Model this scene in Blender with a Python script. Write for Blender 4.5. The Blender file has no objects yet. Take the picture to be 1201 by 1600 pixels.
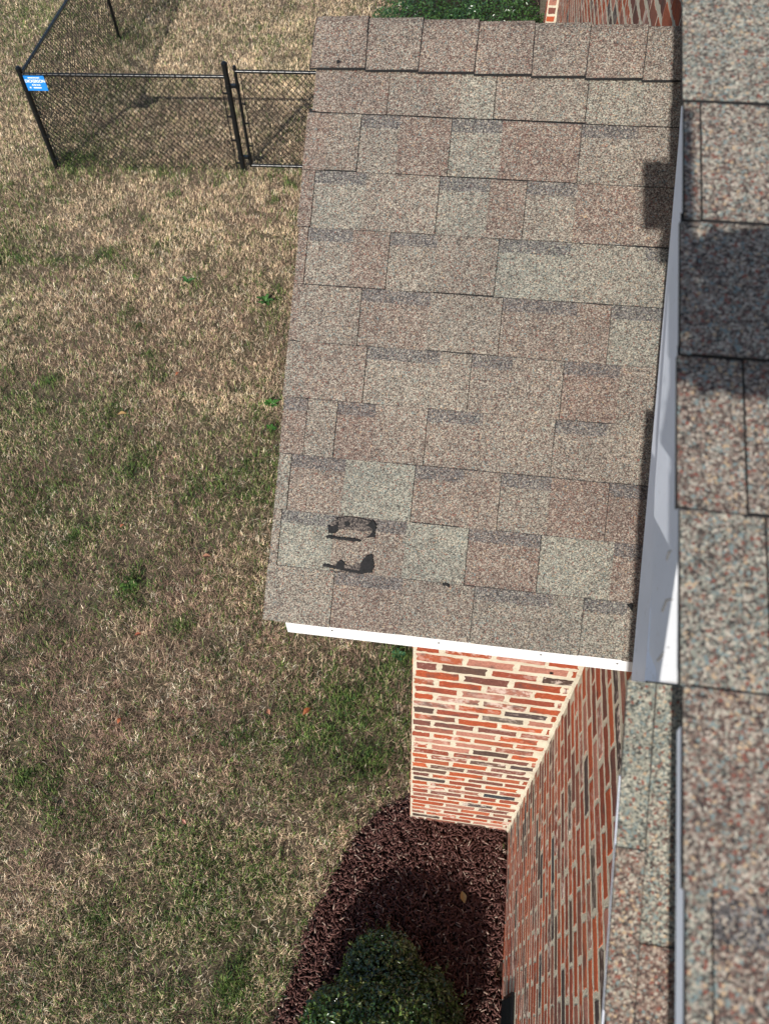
import bpy, math, random
import numpy as np
from mathutils import Vector, Matrix
random.seed(7); rng = np.random.default_rng(11)
R = math.radians
scene = bpy.context.scene
col = scene.collection

# ------------------------------------------------------------------ camera
CAMZ = 5.188
PITCH, ROLL, YAW = 0.6366, -0.0396, 0.1711
f0 = Vector((-math.sin(YAW), math.cos(YAW), 0)); r0 = Vector((math.cos(YAW), math.sin(YAW), 0)); zz = Vector((0, 0, 1))
fw = math.sin(PITCH)*f0 - math.cos(PITCH)*zz
up = math.cos(PITCH)*f0 + math.sin(PITCH)*zz
cr = math.cos(ROLL)*r0 + math.sin(ROLL)*up
cu = -math.sin(ROLL)*r0 + math.cos(ROLL)*up
cam = bpy.data.cameras.new('camera'); camo = bpy.data.objects.new('camera', cam); col.objects.link(camo)
camo.matrix_world = Matrix(((cr.x, cu.x, -fw.x, 0), (cr.y, cu.y, -fw.y, 0), (cr.z, cu.z, -fw.z, CAMZ), (0, 0, 0, 1)))
cam.sensor_fit = 'VERTICAL'; cam.sensor_height = 36; cam.sensor_width = 27
cam.lens = 36*1145.86/1600
cam.clip_start = 0.02; cam.clip_end = 1000
cam.dof.use_dof = True; cam.dof.focus_distance = 3.2; cam.dof.aperture_fstop = 7.0
scene.camera = camo

# ------------------------------------------------------------------ light
SUN_AZ, SUN_EL = R(13.1), R(29.0)          # the light travels towards +Y, a little towards +X
L = Vector((math.sin(SUN_AZ)*math.cos(SUN_EL), math.cos(SUN_AZ)*math.cos(SUN_EL), -math.sin(SUN_EL)))
w = bpy.data.worlds.new('World'); scene.world = w; w.use_nodes = True
nt = w.node_tree; nt.nodes.clear()
sky = nt.nodes.new('ShaderNodeTexSky'); sky.sky_type = 'NISHITA'; sky.sun_disc = False
sky.sun_elevation = SUN_EL; sky.sun_rotation = math.pi + SUN_AZ
bg = nt.nodes.new('ShaderNodeBackground'); bg.inputs['Strength'].default_value = 0.105
wo = nt.nodes.new('ShaderNodeOutputWorld')
nt.links.new(sky.outputs[0], bg.inputs[0]); nt.links.new(bg.outputs[0], wo.inputs[0])
sun = bpy.data.lights.new('sun', 'SUN'); sun.energy = 4.9; sun.angle = R(0.53); sun.color = (1, .955, .89)
so = bpy.data.objects.new('sun', sun); col.objects.link(so); so.location = (-3, -10, 12)
so.rotation_euler = L.to_track_quat('-Z', 'Y').to_euler()
scene.view_settings.view_transform = 'Standard'; scene.view_settings.look = 'None'
scene.view_settings.exposure = 0.22; scene.view_settings.gamma = 1

# ------------------------------------------------------------------ helpers
def tag(o, label=None, cat=None, group=None, kind=None):
    if label: o['label'] = label
    if cat: o['category'] = cat
    if group: o['group'] = group
    if kind: o['kind'] = kind
    return o
def empty(name, loc=(0, 0, 0), parent=None):
    o = bpy.data.objects.new(name, None); col.objects.link(o); o.location = loc; o.parent = parent
    o.empty_display_size = .1
    return o
def link_mesh(name, me, m, parent=None):
    o = bpy.data.objects.new(name, me); col.objects.link(o)
    if m is not None: me.materials.append(m)
    if parent is not None:
        o.parent = parent
        pl = Vector(parent.location)
        if parent.parent: pl = pl + Vector(parent.parent.location)
        o.location = -pl if parent.type == 'EMPTY' else (0, 0, 0)
    return o
def np_mesh(name, V, F, m, parent=None, cols=None, nper=None, smooth=False, attr='Col', kind='POINT'):
    """V (n,3), F (k,nper) arrays; cols one colour per vertex (or per corner)"""
    V = np.asarray(V, np.float32); F = np.asarray(F, np.int32)
    me = bpy.data.meshes.new(name)
    n = F.shape[1]
    me.vertices.add(len(V)); me.vertices.foreach_set('co', V.ravel())
    me.loops.add(F.size); me.loops.foreach_set('vertex_index', F.ravel())
    me.polygons.add(len(F)); me.polygons.foreach_set('loop_start', np.arange(0, F.size, n, dtype=np.int32))
    me.polygons.foreach_set('loop_total', np.full(len(F), n, np.int32))
    me.update(calc_edges=True); me.validate()
    if cols is not None:
        c = np.asarray(cols, np.float32)
        if c.shape[1] == 3: c = np.hstack([c, np.ones((len(c), 1), np.float32)])
        a = me.color_attributes.new(attr, 'FLOAT_COLOR', kind); a.data.foreach_set('color', c.ravel())
    if smooth: me.polygons.foreach_set('use_smooth', np.ones(len(F), bool))
    return link_mesh(name, me, m, parent)
class MB:
    def __init__(s): s.v = []; s.f = []; s.c = []
    def add(s, vs, fs, c=None):
        b = len(s.v); s.v += [tuple(v) for v in vs]; s.f += [tuple(i+b for i in f) for f in fs]
        s.c += [c if c is not None else (1, 1, 1)]*len(vs) if not isinstance(c, list) else c
    def box(s, a, b, c=None):
        (x0, y0, z0), (x1, y1, z1) = a, b
        s.add([(x0,y0,z0),(x1,y0,z0),(x1,y1,z0),(x0,y1,z0),(x0,y0,z1),(x1,y0,z1),(x1,y1,z1),(x0,y1,z1)],
              [(0,3,2,1),(4,5,6,7),(0,1,5,4),(1,2,6,5),(2,3,7,6),(3,0,4,7)], c)
    def prism(s, poly, ext, c=None):      # poly list of 3D pts, ext vector
        n = len(poly); e = Vector(ext)
        vs = [Vector(p) for p in poly] + [Vector(p)+e for p in poly]
        s.add(vs, [tuple(range(n))[::-1], tuple(range(n, 2*n))] + [(i, (i+1) % n, n+(i+1) % n, n+i) for i in range(n)], c)
    def tube(s, a, b, r, n=10, c=None, r2=None, cap=True):
        a = Vector(a); b = Vector(b); d = (b-a).normalized(); r2 = r if r2 is None else r2
        u = d.orthogonal().normalized(); v = d.cross(u)
        vs = [a + r*(math.cos(t)*u+math.sin(t)*v) for t in [2*math.pi*i/n for i in range(n)]] + \
             [b + r2*(math.cos(t)*u+math.sin(t)*v) for t in [2*math.pi*i/n for i in range(n)]]
        fs = [(i, (i+1) % n, n+(i+1) % n, n+i) for i in range(n)]
        if cap: fs += [tuple(range(n))[::-1], tuple(range(n, 2*n))]
        s.add(vs, fs, c)
    def build(s, name, m, parent=None, bevel=0, smooth=False, attr=None):
        me = bpy.data.meshes.new(name); me.from_pydata(s.v, [], s.f); me.update()
        if attr:
            a = me.color_attributes.new(attr, 'FLOAT_COLOR', 'POINT')
            a.data.foreach_set('color', np.array([tuple(c)[:3]+(1,) for c in s.c], np.float32).ravel())
        o = link_mesh(name, me, m, parent)
        if smooth:
            me.polygons.foreach_set('use_smooth', np.ones(len(me.polygons), bool))
            es = o.modifiers.new('e', 'EDGE_SPLIT'); es.split_angle = R(40)
        if bevel:
            b = o.modifiers.new('b', 'BEVEL'); b.width = bevel; b.segments = 2; b.limit_method = 'ANGLE'
        return o

def vnoise(x, y, sc, seed, oct=3):
    out = 0; amp = 1; tot = 0
    for o in range(oct):
        g = np.random.default_rng(seed+o*17).random((256, 256))
        fx = x*sc + 1000.3; fy = y*sc + 1000.7
        ix = np.floor(fx).astype(int); iy = np.floor(fy).astype(int)
        tx = fx-ix; ty = fy-iy; tx = tx*tx*(3-2*tx); ty = ty*ty*(3-2*ty)
        a = g[ix % 256, iy % 256]; b = g[(ix+1) % 256, iy % 256]; c = g[ix % 256, (iy+1) % 256]; d = g[(ix+1) % 256, (iy+1) % 256]
        out = out + amp*((a*(1-tx)+b*tx)*(1-ty)+(c*(1-tx)+d*tx)*ty); tot += amp; amp *= .55; sc *= 2.1
    return out/tot
def inpoly(x, y, P):
    ins = np.zeros(x.shape, bool); n = len(P)
    for i in range(n):
        x0, y0 = P[i]; x1, y1 = P[(i+1) % n]
        c = ((y0 > y) != (y1 > y)) & (x < (x1-x0)*(y-y0)/((y1-y0) + 1e-12)+x0)
        ins ^= c
    return ins

# ------------------------------------------------------------------ materials
class NT:
    def __init__(s, name):
        s.m = bpy.data.materials.new(name); s.m.use_nodes = True; s.t = s.m.node_tree
        s.b = s.t.nodes['Principled BSDF']; s.out = s.t.nodes['Material Output']
    def n(s, typ, **kw):
        o = s.t.nodes.new(typ)
        for k, v in kw.items():
            if k in o.inputs.keys() and not hasattr(o, k): o.inputs[k].default_value = v
            elif hasattr(o, k): setattr(o, k, v)
            else: o.inputs[k].default_value = v
        return o
    def l(s, a, b): s.t.links.new(a, b)
    def ramp(s, fac, stops, interp='LINEAR'):
        r = s.t.nodes.new('ShaderNodeValToRGB'); r.color_ramp.interpolation = interp
        e = r.color_ramp.elements
        while len(e) < len(stops): e.new(.5)
        for i, (p, c) in enumerate(stops): e[i].position = p; e[i].color = (*c, 1)
        s.l(fac, r.inputs[0]); return r.outputs[0]
    def mix(s, fac, a, b, mode='MIX'):
        m = s.t.nodes.new('ShaderNodeMix'); m.data_type = 'RGBA'; m.blend_type = mode
        for sock, v in ((m.inputs[0], fac), (m.inputs[6], a), (m.inputs[7], b)):
            if isinstance(v, (int, float)): sock.default_value = v
            elif isinstance(v, tuple): sock.default_value = (*v, 1)
            else: s.l(v, sock)
        return m.outputs[2]
    def math(s, op, a, b=None, c=None):
        m = s.t.nodes.new('ShaderNodeMath'); m.operation = op
        for i, v in enumerate((a, b, c)):
            if v is None: continue
            if isinstance(v, (int, float)): m.inputs[i].default_value = v
            else: s.l(v, m.inputs[i])
        return m.outputs[0]
    def noise(s, vec, scale, detail=3, rough=.55):
        n = s.n('ShaderNodeTexNoise'); n.inputs['Scale'].default_value = scale
        n.inputs['Detail'].default_value = detail; n.inputs['Roughness'].default_value = rough
        s.l(vec, n.inputs['Vector']); return n.outputs[0]
    def obj(s): return s.t.nodes.new('ShaderNodeTexCoord').outputs['Object']
    def bump(s, h, strength=.5, dist=.002):
        b = s.n('ShaderNodeBump'); b.inputs['Strength'].default_value = strength; b.inputs['Distance'].default_value = dist
        s.l(h, b.inputs['Height']); s.l(b.outputs[0], s.b.inputs['Normal'])
    def col(s, c, rough=.7, spec=.5):
        if isinstance(c, tuple): s.b.inputs['Base Color'].default_value = (*c, 1)
        else: s.l(c, s.b.inputs['Base Color'])
        s.b.inputs['Roughness'].default_value = rough
        s.b.inputs['Specular IOR Level'].default_value = spec

def shingle_mat(name, gran=420, sat=1.0, gain=1.0, acc=1.0):
    k = NT(name); P = k.obj()
    v = k.n('ShaderNodeTexVoronoi', feature='F1'); v.inputs['Scale'].default_value = gran; v.inputs['Randomness'].default_value = 1
    k.l(P, v.inputs['Vector'])
    sep = k.n('ShaderNodeSeparateColor'); k.l(v.outputs['Color'], sep.inputs[0])
    rnd, rnd2 = sep.outputs[0], sep.outputs[1]
    A = k.n('ShaderNodeAttribute', attribute_name='Col'); sa = k.n('ShaderNodeSeparateColor'); k.l(A.outputs['Color'], sa.inputs[0])
    g = gain
    sc = lambda *c: tuple(x*g for x in c)
    tan = k.ramp(rnd, [(0, sc(.045,.04,.038)), (.20, sc(.10,.075,.062)), (.42, sc(.20,.162,.135)), (.62, sc(.27,.235,.195)), (.8, sc(.39,.34,.28)), (1, sc(.58,.52,.43))])
    red = k.ramp(rnd, [(0, sc(.04,.033,.033)), (.25, sc(.12,.070,.058)), (.5, sc(.20,.128,.104)), (.72, sc(.26,.19,.155)), (.9, sc(.40,.32,.26)), (1, sc(.52,.46,.40))])
    grn = k.ramp(rnd, [(0, sc(.05,.05,.045)), (.22, sc(.14,.145,.13)), (.45, sc(.24,.255,.22)), (.65, sc(.33,.34,.28)), (.82, sc(.44,.42,.34)), (1, sc(.60,.57,.47))])
    # each granule picks a family, weighted by the tint of its tab
    pr = k.math('LESS_THAN', rnd2, sa.outputs[0])
    c = k.mix(pr, tan, red)
    pg = k.math('GREATER_THAN', rnd2, k.math('SUBTRACT', 1.0, sa.outputs[1]))
    c = k.mix(pg, c, grn)
    v3 = k.n('ShaderNodeTexVoronoi', feature='F1'); v3.inputs['Scale'].default_value = gran*.83; k.l(P, v3.inputs['Vector'])
    s3 = k.n('ShaderNodeSeparateColor'); k.l(v3.outputs['Color'], s3.inputs[0])
    c = k.mix(k.math('GREATER_THAN', s3.outputs[0], 1-.04*acc), c, sc(.50,.37,.24)); c = k.mix(k.math('LESS_THAN', s3.outputs[0], .055*acc), c, sc(.25,.095,.07))
    c = k.mix(k.math('GREATER_THAN', s3.outputs[1], 1-.07*acc), c, sc(.21,.27,.265))
    # loose large scale weathering
    big = k.noise(P, 5, 4); c = k.mix(1.0, c, k.ramp(big, [(.3, (.86,.86,.87)), (.7, (1.1,1.09,1.07))]), 'MULTIPLY')
    mid = k.noise(P, 60, 2); c = k.mix(1.0, c, k.ramp(mid, [(.3, (.86,.86,.86)), (.7, (1.12,1.12,1.12))]), 'MULTIPLY')
    sp_ = k.noise(P, 150, 3, .7); c = k.mix(k.ramp(sp_, [(.685, (0,0,0)), (.71, (.85,.85,.85))]), c, (.03,.028,.028))
    # dark printed band of blue black granules
    dk = k.ramp(rnd, [(0, sc(.025,.025,.027)), (.5, sc(.10,.092,.092)), (1, sc(.30,.28,.265))])
    nb = k.noise(P, 260, 2)
    bd = k.math('GREATER_THAN', k.math('ADD', k.math('MULTIPLY', sa.outputs[2], 1.0), k.math('MULTIPLY', k.math('SUBTRACT', nb, .5), .9)), .56)
    rb = k.math('MULTIPLY', bd, k.math('LESS_THAN', sep.outputs[2], .66))
    c = k.mix(rb, c, dk)
    blk = k.math('GREATER_THAN', sa.outputs[2], 1.5)
    c = k.mix(blk, c, (.012,.012,.013))
    k.col(c, .88, .35)
    k.bump(k.math('ADD', v.outputs['Distance'], k.math('MULTIPLY', rnd, .5)), .55, .0012)
    return k.m
M_SH = shingle_mat('shingle_granules', 500, gain=.73, acc=.35)
M_SHU = shingle_mat('upper_shingle_granules', 470, gain=.74, acc=.9)

def brick_mat():
    k = NT('brick'); P = k.obj()
    A = k.n('ShaderNodeAttribute', attribute_name='Col')
    n1 = k.noise(P, 28, 5, .65); n2 = k.noise(P, 130, 4, .7); n3 = k.noise(P, 9, 3)
    c = k.mix(1.0, A.outputs['Color'], k.ramp(n2, [(.3, (.62,.6,.6)), (.5, (1,1,1)), (.75, (1.25,1.2,1.15))]), 'MULTIPLY')
    c = k.mix(k.math('MULTIPLY', A.outputs['Alpha'], k.ramp(n1, [(.50, (0,0,0)), (.60, (1,1,1))])), c, (.58,.48,.42))
    c = k.mix(k.ramp(n2, [(.62, (0,0,0)), (.74, (.55,.55,.55))]), c, (.62,.55,.46))
    c = k.mix(k.ramp(n3, [(.56, (0,0,0)), (.68, (.7,.7,.7))]), c, (.07,.045,.04))
    k.col(c, .85, .3); k.bump(k.math('ADD', n2, k.math('MULTIPLY', n1, .6)), .7, .004); return k.m
M_BR = brick_mat()
def mortar_mat():
    k = NT('mortar'); P = k.obj()
    n1 = k.noise(P, 90, 5, .7); n2 = k.noise(P, 14, 3)
    c = k.mix(n1, (.44,.395,.30), (.68,.635,.53)); n5 = k.noise(P, 32, 4, .7); c = k.mix(k.ramp(n5, [(.58, (0,0,0)), (.70, (.6,.6,.6))]), c, (.36,.25,.19)); c = k.mix(1.0, c, k.ramp(n2, [(.3, (.85,.83,.8)), (.7, (1.05,1.04,1.02))]), 'MULTIPLY')
    k.col(c, .95, .2); k.bump(n1, 1, .006); return k.m
M_MO = mortar_mat()
def white_mat(name, c=(.80,.81,.83), scuff=0):
    k = NT(name); P = k.obj(); n = k.noise(P, 8, 4); n2 = k.noise(P, 70, 3)
    cc = k.mix(1.0, c, k.ramp(n, [(.3, (.90,.90,.90)), (.7, (1,1,1))]), 'MULTIPLY'); n4 = k.noise(P, 45, 5, .75)
    cc = k.mix(k.ramp(n4, [(.60, (0,0,0)), (.72, (.35,.35,.35))]), cc, (.42,.40,.37))
    k.col(cc, .45, .4); k.bump(n2, .12, .002); return k.m
M_WH = white_mat('white_painted_metal'); M_TR = white_mat('white_trim_blue_shade', (.76,.81,.91))  # trim is the same white tinted blue: skylit shade put into its colour
def simple(name, c, rough=.6, spec=.5, var=.15, sc=40):
    k = NT(name); P = k.obj(); n = k.noise(P, sc, 4)
    cc = k.mix(1.0, c, k.ramp(n, [(.3, (1-var,)*3), (.7, (1+var,)*3)]), 'MULTIPLY')
    k.col(cc, rough, spec); k.bump(n, .2, .002); return k.m
M_BLK = simple('black_powder_coat', (.006,.007,.008), .28, .4)
M_WIRE = simple('black_vinyl_wire', (.006,.006,.006), .6, .25)
M_TAR = simple('black_roof_tar', (.0085,.0085,.0095), .7, .2, .6, 160)
M_SEAM = simple('dark_seam', (.09,.085,.08), .9)
M_BLUE = simple('blue_sign_plate', (.012,.20,.62), .45, .4, .05)
M_LET = simple('white_lettering', (.82,.84,.86), .5, .3, .02)
M_SOF = simple('soffit_white', (.7,.71,.72), .6)
def blade_mat(name, rough=.75, trans=.25, spec=.3):
    k = NT(name); A = k.n('ShaderNodeAttribute', attribute_name='Col')
    k.col(A.outputs['Color'], rough, spec)
    tr = k.n('ShaderNodeBsdfTranslucent'); k.l(A.outputs['Color'], tr.inputs['Color'])
    mx = k.n('ShaderNodeMixShader'); mx.inputs[0].default_value = trans
    k.l(k.b.outputs[0], mx.inputs[1]); k.l(tr.outputs[0], mx.inputs[2]); k.l(mx.outputs[0], k.out.inputs[0]); return k.m
M_GR = blade_mat('grass_blade'); M_LF = blade_mat('glossy_leaf', .28, .2, 1.0); M_MU = blade_mat('mulch_chip', .9, 0, .12)
M_WD = blade_mat('weed_leaf', .5, .2, .4)
def ground_mat():
    k = NT('thatch_soil'); P = k.obj()
    a = k.noise(P, 1.1, 5, .6); b = k.noise(P, 60, 5, .7); c3 = k.noise(P, 12, 4, .6)
    c = k.mix(b, (.060,.045,.032), (.32,.25,.17))
    c = k.mix(k.ramp(a, [(.45, (0,0,0)), (.7, (.6,.6,.6))]), c, (.07,.085,.03))
    c = k.mix(1.0, c, k.ramp(c3, [(.3, (.7,.7,.7)), (.7, (1.2,1.2,1.2))]), 'MULTIPLY')
    k.col(c, .95, .1); k.bump(b, 1, .02); return k.m
M_GD = ground_mat()
M_MUS = simple('mulch_bed_soil', (.030,.018,.014), .95, .1, .5, 60)

# ------------------------------------------------------------------ setting: ground, mulch beds
LAWN = MB(); S = 260
LAWN.add([(-S,-S,0),(S,-S,0),(S,S,0),(-S,S,0)], [(0,1,2,3)])
tag(LAWN.build('lawn', M_GD), kind='structure')
BED = [(-.13,1.40),(-.22,1.36),(-.33,1.29),(-.48,1.10),(-.58,.84),(-.66,.60),(-.73,.3),(-.75,.0),(-.76,-.8),(-.7,-1.6),(.524,-1.6),(.524,1.40)]
mb = MB(); mb.add([(x, y, .006) for x, y in BED], [tuple(range(len(BED)))[::-1]]); 
o = mb.build('mulch_bed_ground', M_MUS); tag(o, kind='structure')
BED2 = [(-1.9,8.8),(.53,8.8),(.53,16.5),(-1.9,16.5)]
mb = MB(); mb.add([(x, y, .006) for x, y in BED2], [(0,1,2,3)]); tag(mb.build('hedge_bed_ground', M_MUS), kind='structure')

# camera visibility helper for choosing where loose ground cover is worth building
CR = np.array(cr); CU = np.array(cu); FW = np.array(fw)
def inview(X, Y, Z=0.0, mx=0.10):
    dx = X; dy = Y; dz = Z-CAMZ
    z = dx*FW[0]+dy*FW[1]+dz*FW[2]; a = (dx*CR[0]+dy*CR[1]+dz*CR[2])/z; b = (dx*CU[0]+dy*CU[1]+dz*CU[2])/z
    fx = 600/1145.86; fy = 800/1145.86
    return (z > 0) & (np.abs(a) < fx*(1+2*mx)) & (np.abs(b) < fy*(1+2*mx)), z

# ------------------------------------------------------------------ grass
def grass():
    N = 5200000
    # sample positions with density falling with distance
    X = rng.uniform(-13, .9, N); Y = rng.uniform(-1.2, 20, N)
    vis, z = inview(X, Y); vis2, _ = inview(X, Y, mx=.36); vis = vis | (vis2 & (rng.random(N) < .6))
    keep = vis & (rng.random(N) < np.clip((5.2/np.maximum(z, 1))**1.9, 0, 1))
    keep &= ~((X > .50)) & ~((X > -.12) & (Y > 1.27) & (Y < 2.9))
    edge = vnoise(X, Y, 7, 5)*.16-.08
    keep &= ~inpoly(X+edge, Y+edge, BED) & ~inpoly(X+edge*2, Y+edge*2, BED2)
    gap = vnoise(X, Y, 6.5, 201, 3); keep &= rng.random(N) < np.clip(.35+(gap-.36)*4.5, .30, 1)
    X = X[keep]; Y = Y[keep]; z = z[keep]; n = len(X)
    ln = vnoise(X, Y, .55, 21, 4); cl = vnoise(X, Y, 3.2, 33, 3); fine = vnoise(X, Y, 11, 44, 2)
    # greenness
    g = np.clip((ln-.50)*3.2, 0, 1)*.36 + np.clip((cl-.60)*5, 0, 1)*.32 + np.clip((fine-.66)*6, 0, 1)*.22 + .03
    def blob(cx, cy, rx, ry, a): return a*np.exp(-((X-cx)/rx)**2-((Y-cy)/ry)**2)
    g += blob(-.75,1.72,.42,.42,.62) + blob(-.40,2.1,.28,.5,.3) + blob(-2.6,2.75,.13,.13,.7) + blob(-8.6,14,1.3,1.6,.6)
    g += blob(-5.75,9.3,.35,.35,.6) + blob(-5.4,9.9,.4,.7,.35) + blob(-6.6,13.4,.5,.7,.6) + blob(-4.4,9.05,1.3,.14,.35) + blob(-1.4,.5,.8,1.0,.16) + blob(-6.0,11.2,.35,1.8,.25)
    g += blob(-3.4,3.0,.9,1.1,.12) + blob(-5.2,6.9,1.2,.6,.1) + blob(-1.5,3.4,.5,1.2,.14)
    for _ in range(55):
        bx, by = random.uniform(-6.5, -.5), random.uniform(-.2, 9); r = random.uniform(.04, .11)
        g += blob(bx, by, r, r*random.uniform(.7, 1.6), .7)
    g += np.clip((3.8-Y)/3.8, 0, 1)*.13*np.clip((vnoise(X, Y, .9, 141, 3)-.38)*5, 0, 1)
    g *= np.where(Y > 9.4, .55, 1); g = np.clip(g, .02, .93)
    g = np.where(g > .3, .3+(g-.3)*np.clip(.35+1.3*vnoise(X, Y, 7, 55, 2), 0, 1.2), g)+.035
    isg = rng.random(n) < g
    straw = np.clip((Y-2.5)/6, 0, 1)*.38 + .28 + (vnoise(X, Y, 1.4, 77, 3)-.5)*1.0
    r = rng.random(n)[:, None]
    brown = np.array([.52,.365,.275])*(1-r)+np.array([.20,.13,.10])*r
    stra = np.array([.92,.76,.53])*(1-r)+np.array([.68,.53,.36])*r
    gre = np.array([.075,.135,.035])*(1-r)+np.array([.16,.22,.06])*r
    dgre = np.array([.028,.066,.020])
    gre = np.where(rng.random(n)[:, None] < .35, dgre, gre)
    c = np.where((rng.random(n) < straw)[:, None], stra, brown)
    pale = rng.random(n) < .02+.22*np.clip((vnoise(X, Y, 8, 301, 2)-.55)*5, 0, 1); c[pale] = np.array([.97,.88,.70])
    c = np.where(isg[:, None], gre*1.12, c)
    c *= 1.1*rng.uniform(.68, 1.32, (n, 1)); c *= (.78+.5*np.clip(vnoise(X, Y, 2.3, 61, 4), 0, 1))[:, None]; c *= np.clip(.45+1.15*vnoise(X, Y, 22, 71, 2), .5, 1.5)[:, None]
    # shape
    h = np.where(isg, rng.uniform(.020, .050, n), rng.uniform(.012, .045, n))
    lie = np.where(isg, rng.uniform(.2, 1.1, n), rng.uniform(.55, 1.5, n))
    tuft = vnoise(X, Y, 9, 91, 2); ang = rng.uniform(0, 2*np.pi, n) + tuft*3
    ll = h*1.2*(1+.35*(z/8))
    wd = rng.uniform(.0007, .0014, n)*(.55+z/5.2*.75)*np.where(isg, 1.35, 1)
    dx, dy = np.cos(ang), np.sin(ang); px, py = -dy, dx
    base = np.stack([X, Y, rng.uniform(0, .012, n)+np.clip(fine-.4, 0, 1)*.03], 1)
    side = np.stack([px, py, np.zeros(n)], 1)*wd[:, None]
    tip = base + np.stack([dx*np.sin(lie)*ll, dy*np.sin(lie)*ll, np.cos(lie)*ll], 1)
    mid = base*.5+tip*.5; mid[:, 2] += ll*.13
    mid[:, :2] += (rng.random((n, 2))-.5)*.014
    V = np.empty((n, 5, 3), np.float32); V[:, 0] = base-side; V[:, 1] = base+side; V[:, 2] = mid+side*.8; V[:, 3] = mid-side*.8; V[:, 4] = tip
    b = np.arange(n, dtype=np.int32)*5
    F = np.concatenate([np.stack([b, b+1, b+2], 1), np.stack([b, b+2, b+3], 1), np.stack([b+3, b+2, b+4], 1)])
    c = c*np.array([1.03,1.0,.96]); C = np.repeat(c[:, None, :], 5, 1); C[:, :2] *= .9
    o = np_mesh('grass', V.reshape(-1, 3), F, M_GR, cols=C.reshape(-1, 3)); tag(o, 'dormant straw and brown lawn grass with patches of green', 'grass', kind='stuff')
    print('grass blades', n)
grass()

# ------------------------------------------------------------------ mulch chips
def chips(n, P, name, label, zmax=.045, box=(-1.0,.52,-1.3,1.42)):
    X = rng.uniform(box[0], box[1], n); Y = rng.uniform(box[2], box[3], n)
    e = vnoise(X, Y, 7, 5)*.16-.08
    sp_ = np.where(rng.random(n) < .05, rng.normal(0, .07, n), 0); k = inpoly(X+e+np.abs(sp_), Y+e-np.abs(sp_), P); vis, _ = inview(X, Y, mx=.12); k &= vis
    X = X[k]; Y = Y[k]; n = len(X)
    ln = rng.uniform(.014, .044, n)*.5*rng.choice([.55, .8, 1, 1.5], n); wd = rng.uniform(.0034, .0085, n)*.5*1.5; th = rng.uniform(.0015, .004, n)
    a = rng.uniform(0, 2*np.pi, n); tl = rng.normal(0, .28, n); rl = rng.normal(0, .4, n)
    d = np.stack([np.cos(a)*np.cos(tl), np.sin(a)*np.cos(tl), np.sin(tl)], 1)
    s0 = np.stack([-np.sin(a), np.cos(a), np.zeros(n)], 1); u0 = np.cross(d, s0)
    s = s0*np.cos(rl)[:, None]+u0*np.sin(rl)[:, None]; u = np.cross(d, s)
    c = np.stack([X, Y, rng.uniform(.012, zmax, n)*(.6+.8*vnoise(X, Y, 6, 9))], 1)
    V = []
    for sx, sy, sz, tp in [(-1,-1,-1,.7),(1,-1,-1,.5),(1,1,-1,.7),(-1,1,-1,.5),(-1,-1,1,.8),(1,-1,1,.4),(1,1,1,.8),(-1,1,1,.6)]:
        V.append(c+d*(ln*sx)[:, None]*(.8+.2*tp)+s*(wd*sy)[:, None]*tp+u*(th*sz)[:, None])
    V = np.stack(V, 1); b = np.arange(n, dtype=np.int32)*8
    F = np.concatenate([b[:, None]+np.array(q) for q in [(0,3,2,1),(4,5,6,7),(0,1,5,4),(1,2,6,5),(2,3,7,6),(3,0,4,7)]])
    r = rng.random((n, 1)); cc = np.array([.070,.030,.026])*(1-r)+np.array([.18,.092,.078])*r
    pal = rng.random(n) < .09; cc[pal] = np.array([.34,.25,.20])
    C = np.repeat(cc[:, None, :], 8, 1)
    tag(np_mesh(name, V.reshape(-1, 3), F, M_MU, cols=C.reshape(-1, 3)), label, 'mulch', kind='stuff')
chips(36000, BED, 'mulch', 'dark brown shredded bark mulch around the shrub below the brick wall')

# ------------------------------------------------------------------ foliage
def leaves(pts, nrm, size, palette, rngl, asp=.48):
    n = len(pts)
    nr = nrm + rngl.normal(0, .55, (n, 3)); nr[:, 2] += .35; nr /= np.linalg.norm(nr, axis=1, keepdims=True)
    t = np.cross(nr, rngl.normal(0, 1, (n, 3))); t /= np.linalg.norm(t, axis=1, keepdims=True); s = np.cross(nr, t)
    l = size*rngl.uniform(.65, 1.25, n)[:, None]; wd = l*asp
    V = np.stack([pts-t*l*.5, pts-t*l*.05+s*wd*.5+nr*l*.10, pts+t*l*.5-nr*l*.05, pts-t*l*.05-s*wd*.5+nr*l*.10, pts+t*l*.28+s*wd*.33+nr*l*.06, pts+t*l*.28-s*wd*.33+nr*l*.06, pts+t*l*.1], 1)
    b = np.arange(n, dtype=np.int32)*7
    F = np.concatenate([b[:, None]+np.array(q) for q in [(0,6,1),(1,6,4),(4,6,2),(0,3,6),(3,5,6),(5,2,6)]])
    p = np.array(palette); c = p[rngl.integers(0, len(p), n)]*rngl.uniform(.75, 1.25, (n, 1))
    return V.reshape(-1, 3), F, np.repeat(c[:, None], 7, 1).reshape(-1, 3)
PAL = [(.034,.085,.017),(.024,.062,.014),(.060,.120,.024),(.12,.19,.038),(.018,.044,.012)]
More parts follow.
